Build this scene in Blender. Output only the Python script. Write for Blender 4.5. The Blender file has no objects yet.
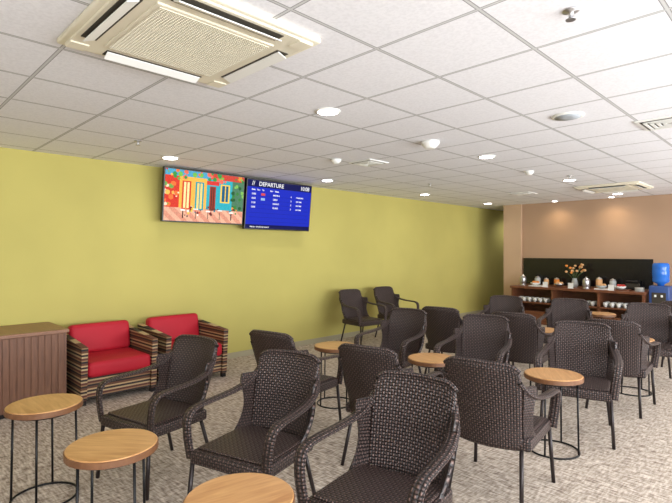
import bpy, bmesh, math, random
from mathutils import Vector, Matrix
random.seed(7)
CZ=2.64
def lin(c):
    c=c/255.0
    return c/12.92 if c<=0.04045 else ((c+0.055)/1.055)**2.4
def rgb(r,g,b): return (lin(r),lin(g),lin(b),1)
# ---------- materials ----------
def mat(name,col,rough=0.6,metal=0.0,emit=None,es=1.0,spec=0.5,trans=0):
    m=bpy.data.materials.new(name); m.use_nodes=True
    b=m.node_tree.nodes['Principled BSDF']
    b.inputs['Base Color'].default_value=col
    b.inputs['Roughness'].default_value=rough
    b.inputs['Metallic'].default_value=metal
    b.inputs['Specular IOR Level'].default_value=spec
    if trans: b.inputs['Transmission Weight'].default_value=trans
    if emit:
        b.inputs['Emission Color'].default_value=emit
        b.inputs['Emission Strength'].default_value=es
    return m
class NT:
    def __init__(s,m): s.t=m.node_tree; s.b=s.t.nodes['Principled BSDF']
    def n(s,ty,**k):
        x=s.t.nodes.new(ty)
        for a,v in k.items(): setattr(x,a,v)
        return x
    def l(s,a,b): s.t.links.new(a,b)
    def math(s,op,a,b=None,c=None):
        x=s.n('ShaderNodeMath',operation=op)
        for i,v in enumerate((a,b,c)):
            if v is None: continue
            if isinstance(v,(int,float)): x.inputs[i].default_value=v
            else: s.l(v,x.inputs[i])
        return x.outputs[0]
    def ramp(s,fac,stops,interp='LINEAR'):
        x=s.n('ShaderNodeValToRGB'); cr=x.color_ramp; cr.interpolation=interp
        while len(cr.elements)<len(stops): cr.elements.new(0.5)
        for e,(p,c) in zip(cr.elements,stops): e.position=p; e.color=c
        s.l(fac,x.inputs[0]); return x.outputs[0]
    def bump(s,h,strength=0.5,dist=0.01):
        x=s.n('ShaderNodeBump'); x.inputs['Strength'].default_value=strength
        x.inputs['Distance'].default_value=dist
        s.l(h,x.inputs['Height']); s.l(x.outputs[0],s.b.inputs['Normal'])
def paint_mat(name,col,var=0.04,bump=0.08):
    m=mat(name,col,0.75,spec=0.25); t=NT(m)
    tc=t.n('ShaderNodeTexCoord'); nz=t.n('ShaderNodeTexNoise'); nz.inputs['Scale'].default_value=1.3
    t.l(tc.outputs['Object'],nz.inputs['Vector'])
    a=[min(1,c*(1-var)) for c in col[:3]]+[1]; b=[min(1,c*(1+var)) for c in col[:3]]+[1]
    t.l(t.ramp(nz.outputs[0],[(0.3,a),(0.7,b)]),t.b.inputs['Base Color'])
    n2=t.n('ShaderNodeTexNoise'); n2.inputs['Scale'].default_value=220
    t.l(tc.outputs['Object'],n2.inputs['Vector']); t.bump(n2.outputs[0],bump,0.002)
    return m
def wood_mat(name,c1,c2,scale=(1,12,12),rough=0.45,slat=None):
    m=mat(name,c1,rough); t=NT(m)
    tc=t.n('ShaderNodeTexCoord'); mp=t.n('ShaderNodeMapping'); mp.inputs['Scale'].default_value=scale
    t.l(tc.outputs['Object'],mp.inputs[0])
    nz=t.n('ShaderNodeTexNoise'); nz.inputs['Scale'].default_value=4; nz.inputs['Detail'].default_value=6
    nz.inputs['Distortion'].default_value=0.6
    t.l(mp.outputs[0],nz.inputs['Vector'])
    t.l(t.ramp(nz.outputs[0],[(0.3,c1),(0.7,c2)]),t.b.inputs['Base Color'])
    return m
def carpet_mat():
    m=mat('carpet_weave',rgb(178,168,156),0.95,spec=0.1); t=NT(m)
    tc=t.n('ShaderNodeTexCoord')
    def streak(sc,rot):
        mp=t.n('ShaderNodeMapping'); mp.inputs['Scale'].default_value=sc; mp.inputs['Rotation'].default_value=(0,0,rot)
        t.l(tc.outputs['Object'],mp.inputs[0])
        v=t.n('ShaderNodeTexNoise'); v.inputs['Scale'].default_value=1.0; v.inputs['Detail'].default_value=1.5
        t.l(mp.outputs[0],v.inputs['Vector']); return v.outputs[0]
    a=streak((12,60,1),0.0); b=streak((60,14,1),0.0)
    n=t.n('ShaderNodeTexNoise'); n.inputs['Scale'].default_value=170; n.inputs['Detail'].default_value=2
    t.l(tc.outputs['Object'],n.inputs['Vector'])
    s=t.math('ADD',t.math('ADD',t.math('MULTIPLY',a,0.45),t.math('MULTIPLY',b,0.35)),t.math('MULTIPLY',n.outputs[0],0.2))
    t.l(t.ramp(s,[(0.38,rgb(130,115,103)),(0.46,rgb(168,154,140)),(0.53,rgb(191,178,164)),(0.62,rgb(220,209,196))]),t.b.inputs['Base Color'])
    t.bump(s,0.3,0.003); return m
def ceiling_mat():
    m=mat('ceiling_tile',rgb(236,236,236),0.9,spec=0.1); t=NT(m)
    tc=t.n('ShaderNodeTexCoord'); sp=t.n('ShaderNodeSeparateXYZ'); t.l(tc.outputs['Object'],sp.inputs[0])
    def edge(o,off):
        f=t.math('FRACT',t.math('DIVIDE',t.math('ADD',o,6.0-off),0.6))
        return t.math('MULTIPLY',t.math('MINIMUM',f,t.math('SUBTRACT',1.0,f)),0.6)
    e=t.math('MINIMUM',edge(sp.outputs[0],0.17),edge(sp.outputs[1],0.2))
    n=t.n('ShaderNodeTexNoise'); n.inputs['Scale'].default_value=60; n.inputs['Detail'].default_value=3
    t.l(tc.outputs['Object'],n.inputs['Vector'])
    base=t.ramp(n.outputs[0],[(0.35,rgb(230,230,234)),(0.6,rgb(238,238,242))])
    grid=t.ramp(t.math('MULTIPLY',e,50.0),[(0.0,rgb(205,205,205)),(0.30,rgb(196,196,196)),(0.42,rgb(134,134,136)),(0.6,rgb(164,164,164))])
    mx=t.n('ShaderNodeMix',data_type='RGBA')
    t.l(t.math('LESS_THAN',e,0.0115),mx.inputs[0]); t.l(base,mx.inputs[6]); t.l(grid,mx.inputs[7])
    t.l(mx.outputs[2],t.b.inputs['Base Color'])
    return m
def wicker_mat():
    m=mat('wicker_weave',rgb(50,42,42),0.38); t=NT(m)
    uv=t.n('ShaderNodeUVMap'); uv.uv_map='UVMap'; sp=t.n('ShaderNodeSeparateXYZ'); t.l(uv.outputs[0],sp.inputs[0])
    u=t.math('DIVIDE',sp.outputs[0],0.0165); v=t.math('DIVIDE',sp.outputs[1],0.0165)
    fu=t.math('FRACT',u); fv=t.math('FRACT',v)
    chk=t.math('FRACT',t.math('MULTIPLY',t.math('ADD',t.math('FLOOR',u),t.math('FLOOR',v)),0.5))
    chk=t.math('GREATER_THAN',chk,0.25)
    su=t.math('SINE',t.math('MULTIPLY',fu,math.pi)); sv=t.math('SINE',t.math('MULTIPLY',fv,math.pi))
    a=t.math('MULTIPLY',su,t.math('POWER',sv,0.35)); b=t.math('MULTIPLY',sv,t.math('POWER',su,0.35))
    h=t.math('ADD',t.math('MULTIPLY',chk,a),t.math('MULTIPLY',t.math('SUBTRACT',1.0,chk),t.math('MULTIPLY',b,0.8)))
    t.l(t.ramp(h,[(0.2,rgb(18,12,12)),(0.65,rgb(52,38,36)),(0.95,rgb(118,94,86))]),t.b.inputs['Base Color'])  # strand highlights and crease shade painted into the colour by weave height
    t.bump(h,0.9,0.006); return m
def stripe_mat():
    m=mat('striped_weave',rgb(120,90,60),0.7); t=NT(m)
    tc=t.n('ShaderNodeTexCoord'); sp=t.n('ShaderNodeSeparateXYZ'); t.l(tc.outputs['Object'],sp.inputs[0])
    f=t.math('FRACT',t.math('DIVIDE',t.math('ADD',sp.outputs[2],1.0),0.125))
    t.l(t.ramp(f,[(0,rgb(40,30,28)),(0.16,rgb(184,154,114)),(0.28,rgb(96,60,42)),(0.46,rgb(36,30,32)),(0.6,rgb(146,112,78)),(0.7,rgb(92,48,40)),(0.87,rgb(182,158,120))],'CONSTANT'),t.b.inputs['Base Color'])
    w=t.n('ShaderNodeTexNoise'); w.inputs['Scale'].default_value=200; t.l(tc.outputs['Object'],w.inputs['Vector']); t.bump(w.outputs[0],0.3,0.003)
    return m
def fabric_mat(name,c):
    m=paint_mat(name,c,0.1,0.25); m.node_tree.nodes['Principled BSDF'].inputs['Roughness'].default_value=0.55; return m

M_wicker=wicker_mat(); M_leg=mat('dark_brown_metal',rgb(40,32,32),0.35,0.3)
M_black=mat('black_metal',rgb(22,22,24),0.4,0.5)
M_top=wood_mat('honey_wood',rgb(182,130,78),rgb(212,164,108),(1.2,9,9),0.35)
M_edge=wood_mat('walnut_edge',rgb(104,68,44),rgb(126,86,56),(3,3,3))
M_yel=paint_mat('yellow_green_paint',rgb(188,178,102))
M_brn=paint_mat('tan_brown_paint',rgb(176,146,120))
M_brl=paint_mat('light_brown_paint',rgb(198,168,138))
M_cream=paint_mat('cream_paint',rgb(232,230,222))
M_carp=carpet_mat(); M_ceil=ceiling_mat(); M_str=stripe_mat(); M_red=fabric_mat('red_upholstery',rgb(180,32,48))
M_white=mat('white_plastic',rgb(235,235,230),0.45); M_beige=mat('beige_plastic',rgb(226,219,198),0.5)
M_grille=mat('beige_grille',rgb(164,152,128),0.6); M_dark=mat('dark_gap',rgb(64,58,48),0.9)
M_cab=wood_mat('brown_cabinet_wood',rgb(98,64,46),rgb(124,84,60),(14,14,1.2),0.5)
M_cabt=wood_mat('cabinet_top_wood',rgb(126,88,64),rgb(146,104,78),(2,14,14),0.4)
M_buf=wood_mat('buffet_wood',rgb(96,56,36),rgb(128,78,50),(1.5,14,14),0.4)
M_gran=mat('black_granite',rgb(20,20,22),0.2)
M_tvb=mat('tv_bezel_black',rgb(14,14,16),0.3)
M_lamp=mat('lamp_lens',rgb(255,255,250),0.5,emit=(1,0.98,0.96,1),es=18)
M_silver=mat('brushed_silver',rgb(190,190,192),0.3,0.9)
M_base=mat('baseboard_grey',rgb(160,152,125),0.6)
M_blue=mat('blue_water_bottle',rgb(40,110,205),0.15); M_lblue=mat('blue_plastic',rgb(50,80,140),0.4)
M_orange=mat('orange_juice',rgb(225,140,60),0.3); M_redp=mat('red_plastic',rgb(180,50,40),0.4)
M_green=mat('leaf_green',rgb(70,90,50),0.6); M_petal=mat('petal_peach',rgb(216,170,120),0.7)
M_glass=mat('pale_glass',rgb(180,186,186),0.1)
# ---------- mesh builder ----------
def catmull(P,n=6):
    P=[Vector(p) for p in P]; Q=[P[0]*2-P[1]]+P+[P[-1]*2-P[-2]]; out=[]
    for i in range(1,len(Q)-2):
        a,b,c,d=Q[i-1:i+3]
        for k in range(n):
            t=k/n
            out.append(0.5*((2*b)+(c-a)*t+(2*a-5*b+4*c-d)*t*t+(3*b-a-3*c+d)*t**3))
    out.append(P[-1]); return out
class MB:
    def __init__(s): s.v=[];s.f=[];s.m=[];s.uv=[];s.s=[];s.mats=[]
    def mi(s,m):
        if m not in s.mats: s.mats.append(m)
        return s.mats.index(m)
    def rbox(s,lo,hi,m,bev=0.0,seg=2,M=None,smooth=False):
        bm=bmesh.new(); bmesh.ops.create_cube(bm,size=1)
        lo=Vector(lo);hi=Vector(hi);c=(lo+hi)/2;d=hi-lo
        for v in bm.verts: v.co=Vector((v.co.x*d.x,v.co.y*d.y,v.co.z*d.z))+c
        if bev>0: bmesh.ops.bevel(bm,geom=list(bm.edges),offset=bev,segments=seg,affect='EDGES',profile=0.5)
        bm.normal_update(); o=len(s.v); bm.verts.ensure_lookup_table()
        for v in bm.verts: s.v.append((M@v.co) if M else v.co.copy())
        for f in bm.faces:
            s.f.append([o+v.index for v in f.verts]); s.m.append(s.mi(m)); s.s.append(smooth or (bev>0 and seg>2))
            n=f.normal; ax=max(range(3),key=lambda i:abs(n[i])); ij=[(1,2),(0,2),(0,1)][ax]
            s.uv.append([(v.co[ij[0]],v.co[ij[1]]) for v in f.verts])
        bm.free()
    def grid(s,F,nu,nv,m,lu=1,lv=1,smooth=True,flip=False,thick=0):
        P=[[Vector(F(i/nu,j/nv)) for j in range(nv+1)] for i in range(nu+1)]
        sides=[P]
        if thick:
            Q=[]
            for i in range(nu+1):
                row=[]
                for j in range(nv+1):
                    du=P[min(i+1,nu)][j]-P[max(i-1,0)][j]; dv=P[i][min(j+1,nv)]-P[i][max(j-1,0)]
                    row.append(P[i][j]+du.cross(dv).normalized()*thick)
                Q.append(row)
            sides.append(Q)
        offs=[]
        for k,S in enumerate(sides):
            o=len(s.v); offs.append(o)
            for r in S: s.v.extend(r)
            for i in range(nu):
                for j in range(nv):
                    a=[(i,j),(i+1,j),(i+1,j+1),(i,j+1)]
                    if (k==0 and thick) or flip: a=a[::-1]
                    s.f.append([o+x*(nv+1)+y for x,y in a]); s.m.append(s.mi(m)); s.s.append(smooth)
                    s.uv.append([(x/nu*lu,y/nv*lv) for x,y in a])
        if thick:
            b=[(i,0) for i in range(nu)]+[(nu,j) for j in range(nv)]+[(i,nv) for i in range(nu,0,-1)]+[(0,j) for j in range(nv,0,-1)]
            for k in range(len(b)):
                x,y=b[k],b[(k+1)%len(b)]
                f=[offs[0]+x[0]*(nv+1)+x[1],offs[0]+y[0]*(nv+1)+y[1],offs[1]+y[0]*(nv+1)+y[1],offs[1]+x[0]*(nv+1)+x[1]]
                s.f.append(f); s.m.append(s.mi(m)); s.s.append(False); s.uv.append([(k*.016,0),(k*.016+.016,0),(k*.016+.016,.016),(k*.016,.016)])
    def tube(s,path,rx,ry,m,n=10,ref=(1,0,0),cap=True,closed=False):
        path=[Vector(p) for p in path]; ref=Vector(ref); o=len(s.v); L=0; K=len(path); Ls=[]
        for i,p in enumerate(path):
            if closed: T=(path[(i+1)%K]-path[i-1]).normalized()
            else: T=(path[min(i+1,K-1)]-path[max(i-1,0)]).normalized()
            N=(ref-ref.dot(T)*T).normalized(); B=T.cross(N)
            if i: L+=(p-path[i-1]).length
            Ls.append(L)
            r1=rx[i] if isinstance(rx,list) else rx
            for k in range(n):
                a=2*math.pi*k/n; s.v.append(p+N*(r1*math.cos(a))+B*(ry*math.sin(a)))
        r0=max(rx) if isinstance(rx,list) else rx
        per=math.pi*(r0+ry)
        for i in range(K if closed else K-1):
            j=(i+1)%K
            for k in range(n):
                q=(k+1)%n
                s.f.append([o+i*n+k,o+i*n+q,o+j*n+q,o+j*n+k]); s.m.append(s.mi(m)); s.s.append(True)
                l1=Ls[j] if j else Ls[i]+0.02
                s.uv.append([(k/n*per,Ls[i]),((k+1)/n*per,Ls[i]),((k+1)/n*per,l1),(k/n*per,l1)])
        if cap and not closed:
            for i,rv in ((0,True),(K-1,False)):
                f=[o+i*n+k for k in range(n)]
                if rv: f=f[::-1]
                s.f.append(f); s.m.append(s.mi(m)); s.s.append(False); s.uv.append([(0,0)]*n)
    def lathe(s,prof,c,m,n=24,smooth=True):
        o=len(s.v); c=Vector(c)
        for r,z in prof:
            for k in range(n):
                a=2*math.pi*k/n; s.v.append(c+Vector((r*math.cos(a),r*math.sin(a),z)))
        for i in range(len(prof)-1):
            for k in range(n):
                q=(k+1)%n; s.f.append([o+i*n+k,o+i*n+q,o+(i+1)*n+q,o+(i+1)*n+k]); s.m.append(s.mi(m)); s.s.append(smooth); s.uv.append([(0,0)]*4)
        s.f.append([o+k for k in range(n)][::-1]); s.f.append([o+(len(prof)-1)*n+k for k in range(n)])
        for _ in range(2): s.m.append(s.mi(m)); s.s.append(False); s.uv.append([(0,0)]*n)
    def mesh(s,name):
        me=bpy.data.meshes.new(name); me.from_pydata([tuple(v) for v in s.v],[],s.f)
        for m in s.mats: me.materials.append(m)
        ul=me.uv_layers.new(name='UVMap')
        for p,mi_,u,sm in zip(me.polygons,s.m,s.uv,s.s):
            p.material_index=mi_; p.use_smooth=sm
            for li,c in zip(p.loop_indices,u): ul.data[li].uv=c
        me.update(); return me
    def obj(s,name,loc=(0,0,0),rz=0,parent=None):
        return put(s.mesh(name),name,loc,rz,parent)
def put(me,name,loc=(0,0,0),rz=0,parent=None):
    o=bpy.data.objects.new(name,me); o.location=loc; o.rotation_euler=(0,0,rz)
    bpy.context.scene.collection.objects.link(o)
    if parent: o.parent=parent
    return o
def empty(name,loc=(0,0,0)):
    o=bpy.data.objects.new(name,None); o.location=loc; bpy.context.scene.collection.objects.link(o); return o
def box(name,lo,hi,m,bev=0):
    b=MB(); lo=Vector(lo); hi=Vector(hi)
    b.rbox(lo,hi,m,bev); return b.obj(name)
# ---------- room ----------
XR=8.5; YF=-4.0; YB=14.0
box('floor',(-.2,YF-.2,-.1),(XR+.2,YB+.2,0),M_carp)
box('ceiling',(-.2,YF-.2,CZ),(XR+.2,YB+.2,CZ+.1),M_ceil)
box('wall_left',(-.2,YF-.2,0),(0,YB+.2,CZ),M_yel)
box('wall_front',(0,YF-.2,0),(XR,YF,CZ),M_cream)
box('wall_corridor_end',(0,YB,0),(XR,YB+.2,CZ),M_cream)
box('wall_back',(1.16,11.0,0),(XR,11.2,CZ),M_brn)
box('wall_pillar',(0.74,10.93,0),(1.16,11.2,CZ),M_brl)
box('baseboard_left',(0,YF,0),(0.015,YB,0.08),M_base)
box('baseboard_back',(4.2,10.985,0),(XR,11.0,0.08),M_base)
b=MB()
b.rbox((XR,YF,0),(XR+.2,YB,.45),M_cream); b.rbox((XR,YF,2.4),(XR+.2,YB,CZ),M_cream)
wy=[-4,-3.4,-.9,-.6,1.9,2.2,4.7,5.0,7.5,7.8,10.3,14]
for i in range(0,len(wy),2): b.rbox((XR,wy[i],.45),(XR+.2,wy[i+1],2.4),M_cream)
b.obj('wall_right')
for i in range(1,len(wy)-1,2):
    y0,y1=wy[i],wy[i+1]; b=MB()
    for q in (y0,(y0+y1)/2-.02,y1-.04): b.rbox((XR+.08,q,.45),(XR+.13,q+.04,2.4),M_silver)
    for z in (.45,2.36): b.rbox((XR+.08,y0,z),(XR+.13,y1,z+.04),M_silver)
    b.obj('window_%d'%((i+1)//2))
    L=bpy.data.lights.new('daylight','AREA'); L.shape='RECTANGLE'; L.size=1.9; L.size_y=y1-y0-.02; L.energy=195; L.color=(0.95,0.975,1)
    o=bpy.data.objects.new('window_daylight',L); o.location=(XR+.6,(y0+y1)/2,1.3); o.rotation_euler=(0,math.radians(108),0)
    bpy.context.scene.collection.objects.link(o)
# ---------- wicker chair ----------
def chair_mesh():
    b=MB()
    def back(u,v):
        x=u*2-1
        w=.195+.038*min(1,v*1.1)
        zt=.36+.53*v
        k=max(0,(abs(x)-.72)/.28)
        zt-= (v**6)*(.030*k*k+.010*x*x)
        ww=w*(1-.02*max(0,(v-.85)/.15)**2)
        y=-.235-.105*v-.02*v*v+.05*x*x*(1-.3*v)
        return (x*ww,y,zt)
    b.grid(back,24,20,M_wicker,.46,.56,thick=.026)
    rim=[Vector(back(i/24,1)) for i in range(25)]
    b.tube([p+Vector((0,-.012,0)) for p in rim],.016,.016,M_wicker,8,ref=(0,1,0))
    for s in (-1,1):
        P=[(s*.225,-.325,.79),(s*.243,-.27,.725),(s*.268,-.18,.68),(s*.288,-.05,.658),(s*.298,.1,.65),(s*.298,.2,.64),(s*.293,.25,.605),(s*.284,.265,.53),(s*.274,.262,.45),(s*.266,.255,.38)]
        path=catmull(P,5); K=len(path)
        b.tube(path,[.016+.017*min(1,i/8) for i in range(K)],.013,M_wicker,12,ref=(1,0,0))
        def wing(u,v,s=s):
            z=.37+v*.39
            xb=s*(.192+.036*v); yb=-.185-.118*v
            ext=.05+.15*abs(2*v-1)**2.2 if v<.5 else .05+.12*(2*v-1)**2*(1-max(0,v-.8)*3)
            return (xb+s*.045*u, yb+ext*u, z)
        b.grid(wing,6,12,M_wicker,.14,.40,thick=.02*s)
    b.rbox((-.26,-.22,.355),(.26,.275,.43),M_wicker,.018,3)
    b.rbox((-.235,-.19,.43),(.235,.235,.442),M_wicker,.005,1)
    for x,y,x2,y2 in ((-.25,.255,-.27,.285),(.25,.255,.27,.285),(-.2,-.2,-.23,-.30),(.2,-.2,.23,-.30)):
        b.tube([(x,y,.37),((x+x2)/2,(y+y2)/2,.18),(x2,y2,0)],.013,.013,M_leg,8,ref=(1,0,0))
    return b.mesh('wicker_armchair')
CH=chair_mesh()
def chair(x,y,ang): put(CH,'wicker_armchair',(x,y,0),math.radians(ang-90))
for c in [(4.61,1.76,-80),(3.72,1.68,-74),(2.76,1.53,-78),
          (4.56,3.02,98),(3.77,2.86,101),(2.82,2.76,100),
          (4.58,4.44,-76),(3.70,4.26,-78),(2.78,4.14,-84),
          (3.70,5.33,96),(2.85,5.23,98),(4.62,5.46,95),
          (3.68,6.66,-78),(4.60,6.74,-77),(2.85,6.46,-80),
          (.68,6.0,-8),(.68,6.9,-8),(4.75,8.0,95)]:
    chair(*c)
# ---------- tables ----------
def table_mesh():
    b=MB()
    b.lathe([(.205,.555),(.215,.56),(.215,.588),(.212,.59)],(0,0,0),M_edge,40,False)
    b.lathe([(.209,.589),(.211,.5925),(.206,.596)],(0,0,0),M_top,40)
    for r,z in ((.175,.548),(.185,.008)):
        b.tube([(r*math.cos(a*math.pi/16),r*math.sin(a*math.pi/16),z) for a in range(32)],.007,.007,M_black,8,ref=(0,0,1),closed=True)
    for k in range(4):
        a=math.pi/4+k*math.pi/2+.3; b.tube([(.185*math.cos(a),.185*math.sin(a),.004),(.175*math.cos(a),.175*math.sin(a),.556)],.007,.007,M_black,8)
    return b.mesh('round_side_table')
TB=table_mesh()
for i,(x,y) in enumerate([(2.60,.865),(3.57,.92),(4.46,1.07),(4.58,3.88),(3.58,3.70),(2.55,3.5),(3.68,6.0),(4.58,6.1),(3.64,8.2),(2.8,5.85)]):
    put(TB,'round_side_table',(x,y,0),i*.7)
# ---------- red lounge chairs ----------
def lounge(y0,y1):
    b=MB(); w=y1-y0
    prof=[(.0,.05),(.74,.05),(.78,.59),(.0,.66)]
    for s in (0,w-.06):
        o=len(b.v)
        for yy in (s,s+.06):
            for x,z in prof: b.v.append(Vector((x,yy,z)))
        fs=[[0,1,2,3],[7,6,5,4],[0,4,5,1],[1,5,6,2],[2,6,7,3],[3,7,4,0]]
        for f in fs: b.f.append([o+i for i in f]); b.m.append(b.mi(M_str)); b.s.append(False); b.uv.append([(0,0)]*4)
        for fx in (.05,.68): b.rbox((fx,s+.005,0),(fx+.05,s+.055,.05),M_black)
    b.rbox((.02,.06,.06),(.71,w-.06,.27),M_str); b.rbox((.0,.06,.06),(.07,w-.06,.64),M_str)
    b.rbox((.10,.065,.27),(.77,w-.065,.43),M_red,.045,4,smooth=True)
    R=Matrix.Translation((.08,0,.43))@Matrix.Rotation(math.radians(-9),4,'Y')
    b.rbox((.0,.065,-.03),(.15,w-.065,.30),M_red,.05,4,M=R,smooth=True)
    b.obj('red_lounge_armchair',(.10,y0,0))
lounge(1.62,2.40); lounge(2.50,3.30)
# ---------- cabinet ----------
b=MB(); b.rbox((.02,-2.2,0),(.70,1.52,.04),M_black); b.rbox((.02,-2.22,.04),(.71,1.53,.74),M_cab)
b.rbox((.02,-2.24,.74),(.73,1.55,.775),M_cabt,.004)
y=-2.2
while y<1.5:
    b.rbox((.71,y,.05),(.717,y+.05,.735),M_cab,.002,1); y+=.058
b.obj('slatted_wood_cabinet')
# ---------- AC cassettes ----------
def cassette(name,cx,cy,w):
    b=MB(); h=w/2; z=CZ
    b.rbox((-h,-h,-.03),(h,h,.0),M_beige,.012,3)
    b.rbox((-h+.03,-h+.03,-.038),(h-.03,h-.03,-.025),M_beige,.006,2)
    g=h*.60
    b.rbox((-g-.02,-g-.02,-.046),(g+.02,g+.02,-.035),M_beige,.006,2)
    b.rbox((-g,-g,-.049),(g,g,-.044),M_grille)
    n=40
    for i in range(n+1):
        t=-g+2*g*i/n; b.rbox((-g,t-.0018,-.052),(g,t+.0018,-.048),M_beige)
    for i in range(n+1):
        t=-g+2*g*i/n; b.rbox((t-.0018,-g,-.052),(t+.0018,g,-.048),M_beige)
    for k in range(4):
        R=Matrix.Rotation(k*math.pi/2,4,'Z')
        b.rbox((-g*.95,h*.74,-.041),(g*.95,h*.89,-.036),M_dark,M=R)
        R2=R@Matrix.Translation((0,h*.765,-.040))@Matrix.Rotation(math.radians(-22),4,'X')
        b.rbox((-g*.93,0,-.005),(g*.93,h*.12,.001),M_white,.002,1,M=R2)
        R3=R@Matrix.Translation((h*.84,h*.84,-.04)); b.rbox((-.045,-.045,-.004),(.045,.045,.004),M_beige,.003,1,M=R3)
    b.obj(name,(cx,cy,z))
cassette('ceiling_air_conditioner',3.78,1.22,.96)
cassette('ceiling_air_conditioner',3.60,9.05,.95)
def vent(cx,cy,w):
    b=MB(); h=w/2
    b.rbox((-h,-h,-.012),(h,h,0),M_white,.003,1); b.rbox((-h+.03,-h+.03,-.014),(h-.03,h-.03,-.01),M_dark)
    for i in range(1,5):
        r=h-.02-i*h*.19
        if r<.02: break
        for s in (-1,1):
            b.rbox((-r,s*r-.011,-.020),(r,s*r+.011,-.012),M_white); b.rbox((s*r-.011,-r,-.020),(s*r+.011,r,-.012),M_white)
    b.obj('ceiling_vent_grille',(cx,cy,CZ))
vent(2.14,4.48,.36); vent(5.16,4.85,.42); vent(2.1,8.9,.4)
def disc(name,x,y,prof,m,m2=None,prof2=None):
    b=MB(); b.lathe(prof,(0,0,0),m,28)
    if m2: b.lathe(prof2,(0,0,0),m2,20)
    b.obj(name,(x,y,CZ))
disc('ceiling_speaker',4.62,4.07,[(.12,0),(.12,-.010),(.105,-.013)],M_white,mat('speaker_mesh',rgb(170,176,182),.7),[(.098,-.012),(.098,-.015),(.03,-.017)])
SD=[(.06,0),(.06,-.02),(.045,-.04),(.03,-.055)]
disc('smoke_detector',3.32,4.06,[(.09,0),(.09,-.03),(.06,-.06),(.045,-.075)],M_white)
disc('smoke_detector',2.0,4.06,SD,M_white); disc('smoke_detector',3.26,6.5,SD,M_white)
for x,y in ((5.26,2.3),(1.3,2.0),(1.6,6.6),(3.5,7.3)):
    disc('fire_sprinkler',x,y,[(.035,0),(.035,-.006),(.012,-.008),(.01,-.03),(.01,-.04),(.022,-.042),(.022,-.045)],M_silver)
def downlight(x,y,e=22,r=.08,col=(1,.97,.94)):
    b=MB(); b.lathe([(r+.018,0),(r+.018,-.006),(r,-.009)],(0,0,0),M_white,28); b.lathe([(r,-.008),(r-.004,-.012)],(0,0,0),M_lamp,28)
    b.obj('recessed_downlight',(x,y,CZ))
    L=bpy.data.lights.new('downlight_beam','SPOT'); L.energy=e; L.spot_size=math.radians(150); L.spot_blend=1; L.shadow_soft_size=.07; L.color=col
    o=bpy.data.objects.new('downlight_beam',L); o.location=(x,y,CZ-.03); bpy.context.scene.collection.objects.link(o)
for x in (.72,3.35,5.98):
    for y in (.05,2.62,5.15,7.73,10.2):
        if x==3.35 and y==.05: continue
        downlight(x,y,22 if x>1 else 13)
downlight(.5,12.4,34)  # added lamp, brightens the dark gap between left wall and pillar
for x in (2.0,3.1): downlight(x,10.72,18,.05,(1,.76,.46))
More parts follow.
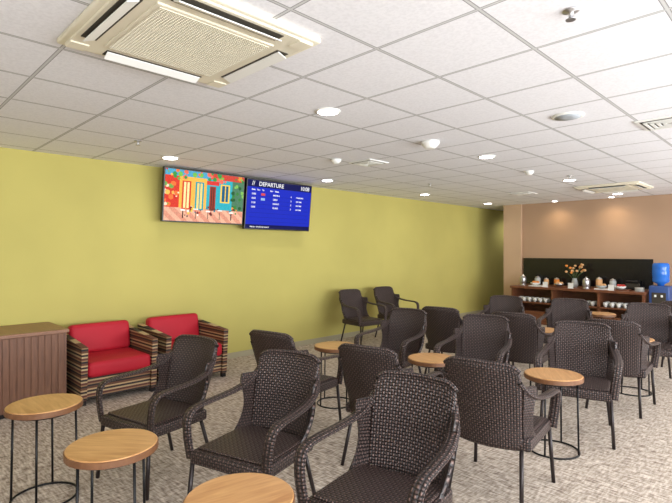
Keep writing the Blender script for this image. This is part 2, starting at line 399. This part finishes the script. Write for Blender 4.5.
# ---------- TVs ----------
def tv(y0,y1,zt,zb,kind):
    w=y1-y0; h=zt-zb; e=empty('wall_television',(.20,(y0+y1)/2,(zt+zb)/2)); e.rotation_euler=(0,math.radians(6),0)
    b=MB(); b.rbox((-.03,-w/2,-h/2),(.03,w/2,h/2),M_tvb,.006,2); b.rbox((-.06,-w*.35,-h*.35),(-.025,w*.35,h*.3),M_tvb,.01,2)
    b.rbox((-.2+.012,-.15,-.1),(-.05,.15,.1),M_black)
    b.obj('body',parent=e)
    sw=w-.03; sh=h-.035
    nx,ny=(150,84) if kind else (2,2)
    V=[];F=[];C=[]
    for i in range(nx+1):
        for j in range(ny+1): V.append((.0315,-sw/2+sw*i/nx,-sh/2+sh*j/ny))
    for i in range(nx):
        for j in range(ny):
            F.append((i*(ny+1)+j,(i+1)*(ny+1)+j,(i+1)*(ny+1)+j+1,i*(ny+1)+j+1)); C.append(((i+.5)/nx,(j+.5)/ny))
    me=bpy.data.meshes.new('screen'); me.from_pydata(V,[],F)
    if kind:
        ca=me.color_attributes.new('screen_image','FLOAT_COLOR','CORNER'); R=random.Random(11)
        blobs=[]
        def cl(n,u0,u1,v0,v1,r0,r1,cols):
            for _ in range(n): blobs.append((R.uniform(u0,u1),R.uniform(v0,v1),R.uniform(r0,r1),R.choice(cols)))
        cl(26,0,.16,.25,1,.015,.05,[(240,120,60),(255,225,190),(200,40,40),(120,170,80),(250,190,90)])
        cl(26,.84,1,.2,1,.015,.05,[(60,130,60),(40,90,50),(230,150,60),(130,190,90)])
        cl(26,.1,.75,.84,1,.02,.05,[(60,150,70),(120,190,80),(240,110,90)])
        cl(30,.15,.95,.1,.3,.012,.028,[(240,80,50),(250,200,70),(255,240,225),(60,130,150),(120,40,40),(90,60,50)])
        for p in me.polygons:
            u,v=C[p.index]; c=(50,175,190)
            if v<.26: c=(222,150,125) if (int(u*14+v*9)%2) else (236,180,150)
            elif u<.17: c=(216,60,44)
            elif u<.50: c=(248,186,80)
            elif u>.84: c=(80,125,95)
            if v>.88: c=(80,165,200) if u<.55 else (206,70,56)
            if .50<u<.66 and .76<v<.84: c=(220,60,55)
            for a,bb,lo,hi,fc,ic in ((.20,.31,.24,.80,(215,70,45),(255,235,165)),(.36,.47,.24,.80,(30,155,170),(255,215,125)),(.54,.62,.24,.74,(160,60,44),(84,46,40)),(.68,.81,.42,.80,(250,206,80),(30,94,130))):
                if a<u<bb and lo<v<hi: c=fc
                if a+.02<u<bb-.02 and lo+.02<v<hi-.03: c=ic
                if abs(u-(a+bb)/2)<.006 and lo<v<hi: c=fc
            for bx,by,br,bc in blobs:
                if (u-bx)**2*3.0+(v-by)**2<br*br: c=bc
            for k in range(5):
                tx=.22+k*.155
                if (u-tx)**2*.3+(v-.22-.03*(k%2))**2<.0003: c=(250,245,235)
                if abs(u-tx)<.005 and .06<v<.2: c=(60,30,30)
            n=.85+.3*R.random()
            for li in p.loop_indices: ca.data[li].color=(min(1,lin(c[0])*n),min(1,lin(c[1])*n),min(1,lin(c[2])*n),1)
        m=mat('screen_picture',(0,0,0,1),.5,es=1,spec=.1); t=NT(m); a=t.n('ShaderNodeVertexColor'); a.layer_name='screen_image'
        t.l(a.outputs[0],t.b.inputs['Emission Color']); t.b.inputs['Emission Strength'].default_value=1.2
    else: m=mat('screen_blue',(0,0,0,1),.5,emit=rgb(26,46,200),es=1,spec=.1)
    me.materials.append(m); put(me,'screen',parent=e)
    if not kind:
        mw=mat('screen_white_text',(0,0,0,1),.5,emit=(1,1,1,1),es=1); mh=mat('screen_header_navy',(0,0,0,1),.5,emit=rgb(12,16,84),es=1,spec=.1)
        b=MB(); b.rbox((.0316,-sw/2,sh*.36),(.0325,sw/2,sh/2),mh); b.rbox((.0316,-sw/2,-sh/2),(.0325,sw/2,-sh*.42),mh)
        for r in range(7):
            z=sh*(.22-.09*r)
            b.rbox((.0316,-sw*.46,z-.024),(.0322,sw*.46,z-.022),mh)
        b.rbox((.0318,-sw*.30,sh*.19),(.0326,-sw*.24,sh*.24),mat('logo_red',(0,0,0,1),emit=rgb(220,60,60)))
        b.rbox((.0318,-sw*.30,sh*.09),(.0326,-sw*.24,sh*.14),mat('logo_blue',(0,0,0,1),emit=rgb(150,190,240)))
        b.obj('screen_panels',parent=e)
        def txt(s,y,z,size):
            c=bpy.data.curves.new('label','FONT'); c.body=s; c.size=size; c.materials.append(mw); c.offset=.001
            o=bpy.data.objects.new('screen_text',c); o.location=(.034,y,z); o.rotation_euler=(math.pi/2,0,math.pi/2); o.parent=e
            bpy.context.scene.collection.objects.link(o)
        txt('DEPARTURE',-sw*.34,sh*.39,.085); txt('10:08',sw*.31,sh*.39,.085); txt('//',-sw*.44,sh*.39,.09)
        txt('Flight   Time    To             Gate    Status',-sw*.44,sh*.29,.03)
        for r,sx in enumerate(['10:30','10:55','11:20','12:05']):
            z=sh*(.2-.09*r)
            txt(sx,-sw*.44,z,.034); txt(['MANILA','CEBU','DAVAO','CLARK','ILOILO'][r],-sw*.12,z,.034)
            txt(['4','2','5','3','1'][r],sw*.16,z,.034); txt(['BOARDING','ON TIME','ON TIME','ON TIME','ON TIME'][r],sw*.25,z,.028)
        txt('Visit us - check in at counter',-sw*.44,-sh*.48,.03)
tv(2.77,3.97,2.62,1.93,True); tv(4.0,5.25,2.61,1.875,False)
# ---------- buffet ----------
be=empty('buffet_counter')
b=MB(); BT=.80
b.rbox((1.2,10.28,BT-.05),(3.78,10.99,BT),M_buf,.004,1)
b.rbox((1.22,10.9,.0),(3.76,10.97,BT-.05),M_buf)
for x in (1.22,2.08,2.96,3.72): b.rbox((x,10.32,0),(x+.04,10.9,BT-.05),M_buf)
b.rbox((1.22,10.32,.44),(3.76,10.92,.47),M_buf); b.rbox((1.22,10.34,.0),(3.76,10.38,.28),M_buf)
b.obj('counter_frame',parent=be)
box('backsplash_panel',(1.2,10.97,.82),(3.76,10.998,1.40),M_gran)
def cups(name,x0,x1,y0,y1,z,step=.085):
    b=MB(); x=x0
    while x<x1:
        y=y0
        while y<y1:
            if min(abs(x-q) for q in (1.24,2.10,2.98,3.74))>.07:
                b.lathe([(.026,0),(.04,.04),(.046,.09),(.04,.087),(.025,.012)],(x,y,z),M_white,10)
            y+=step*1.4
        x+=step*1.15
    b.obj(name,parent=be)
cups('white_coffee_cups',1.36,3.70,10.40,10.6,.47,.1)
def item(name,x,y,parts,z=BT):
    b=MB()
    for prof,m in parts: b.lathe(prof,(0,0,0),m,18)
    return b.obj(name,(x,y,z))
def jar(x,y,r,h,m): item('glass_food_jar',x,y,[([(r*.9,0),(r,.02),(r,h*.8),(r*.8,h*.84)],m),([(r*.85,h*.84),(r*.85,h*.95),(r*.3,h),(r*.12,h*1.06)],M_silver)])
jar(1.62,10.75,.06,.2,M_glass); jar(1.80,10.78,.05,.17,M_petal); jar(2.02,10.78,.055,.18,M_orange); jar(3.12,10.75,.06,.2,M_glass); jar(2.86,10.78,.06,.22,M_petal)
jar(2.62,10.72,.05,.15,M_redp)
for x,y in ((1.38,10.55),(2.72,10.45)): 
    item('coffee_urn',x,y,[([(.07,0),(.07,.02),(.055,.03),(.07,.05),(.07,.16),(.055,.2),(.02,.22),(.015,.24)],M_silver)])
for i,(x,y) in enumerate(((1.72,10.46),(2.2,10.5),(3.02,10.48),(3.35,10.5))):
    b=MB(); b.rbox((-.14,-.1,0),(.14,.1,.02),M_buf if i%2 else M_white,.005,1); b.lathe([(.03,.02),(.09,.05),(.1,.08),(.09,.08),(.02,.04)],(-.03,0,0),[M_white,M_silver,M_glass,M_white][i],18)
    for k in range(5): b.lathe([(.01,.05),(.03,.07),(.028,.1),(.01,.115)],(-.07+.025*k,.02*(k%2),0),[M_orange,M_petal,M_petal,M_redp][i],8)
    b.obj('serving_tray',(x,y,BT))
b=MB(); 
for i in range(7): b.lathe([(.04,i*.01),(.08,i*.01+.004),(.08,i*.01+.008)],(0,0,0),M_white,20)
b.obj('plate_stack',(3.64,10.5,BT))
b=MB(); b.rbox((-.12,-.09,0),(.12,.09,.03),M_black,.005,1); b.rbox((-.11,-.08,.03),(.11,.08,.13),M_dark,.01,2); b.rbox((-.12,-.09,.13),(.12,.09,.18),M_black,.02,3); b.obj('toaster_oven',(3.45,10.82,BT))
b=MB(); b.lathe([(.05,0),(.07,.05),(.055,.14),(.04,.17),(.05,.19)],(0,0,0),M_glass,18); R=random.Random(5)
for k in range(18):
    a=R.random()*6.28; rr=.05+.18*R.random(); hh=.3+.18*R.random()
    e=(rr*math.cos(a),rr*math.sin(a)*.7,hh); b.tube([(0,0,.15),(e[0]*.4,e[1]*.4,hh*.7),e],.004,.004,M_green,5)
    b.lathe([(.008,-.02),(.030,.0),(.026,.02),(.008,.03)],e,M_petal if k%4 else M_orange,8)
b.obj('flower_vase',(2.40,10.74,BT))
for x in (1.95,2.46,3.2):
    b=MB(); b.rbox((-.05,-.02,0),(.05,.02,.01),M_white); b.rbox((-.05,-.004,.01),(.05,.004,.11),M_white); b.obj('menu_sign_holder',(x,10.34,BT))
# water dispenser
b=MB(); b.rbox((-.16,-.16,0),(.16,.16,.55),M_white,.02,3); b.rbox((-.16,-.16,.55),(.16,.16,.92),M_lblue,.02,3); b.rbox((-.11,-.17,.6),(.11,-.155,.8),M_dark,.005,1)
for s in (-.05,.05): b.rbox((s-.015,-.2,.72),(s+.015,-.16,.76),M_white,.004,1)
b.rbox((-.11,-.22,.57),(.11,-.15,.59),M_white,.004,1)
b.lathe([(.05,.92),(.06,.95),(.13,.99),(.138,1.02),(.132,1.08),(.138,1.1),(.138,1.2),(.132,1.22),(.138,1.25),(.13,1.32),(.10,1.34)],(0,0,0),M_blue,28)
b.obj('water_dispenser',(3.97,10.55,0),0)
# ---------- world / camera ----------
w=bpy.data.worlds.new('World'); bpy.context.scene.world=w; w.use_nodes=True
w.node_tree.nodes['Background'].inputs[0].default_value=(.85,.92,1,1); w.node_tree.nodes['Background'].inputs[1].default_value=1.0
cam=bpy.data.cameras.new('camera'); cam.sensor_width=36; cam.lens=26.0; cam.clip_start=.05
co=bpy.data.objects.new('camera',cam); co.location=(6.06,0,1.55); co.rotation_euler=(math.radians(90),0,math.radians(45))
bpy.context.scene.collection.objects.link(co); bpy.context.scene.camera=co
bpy.context.scene.view_settings.view_transform='Standard'
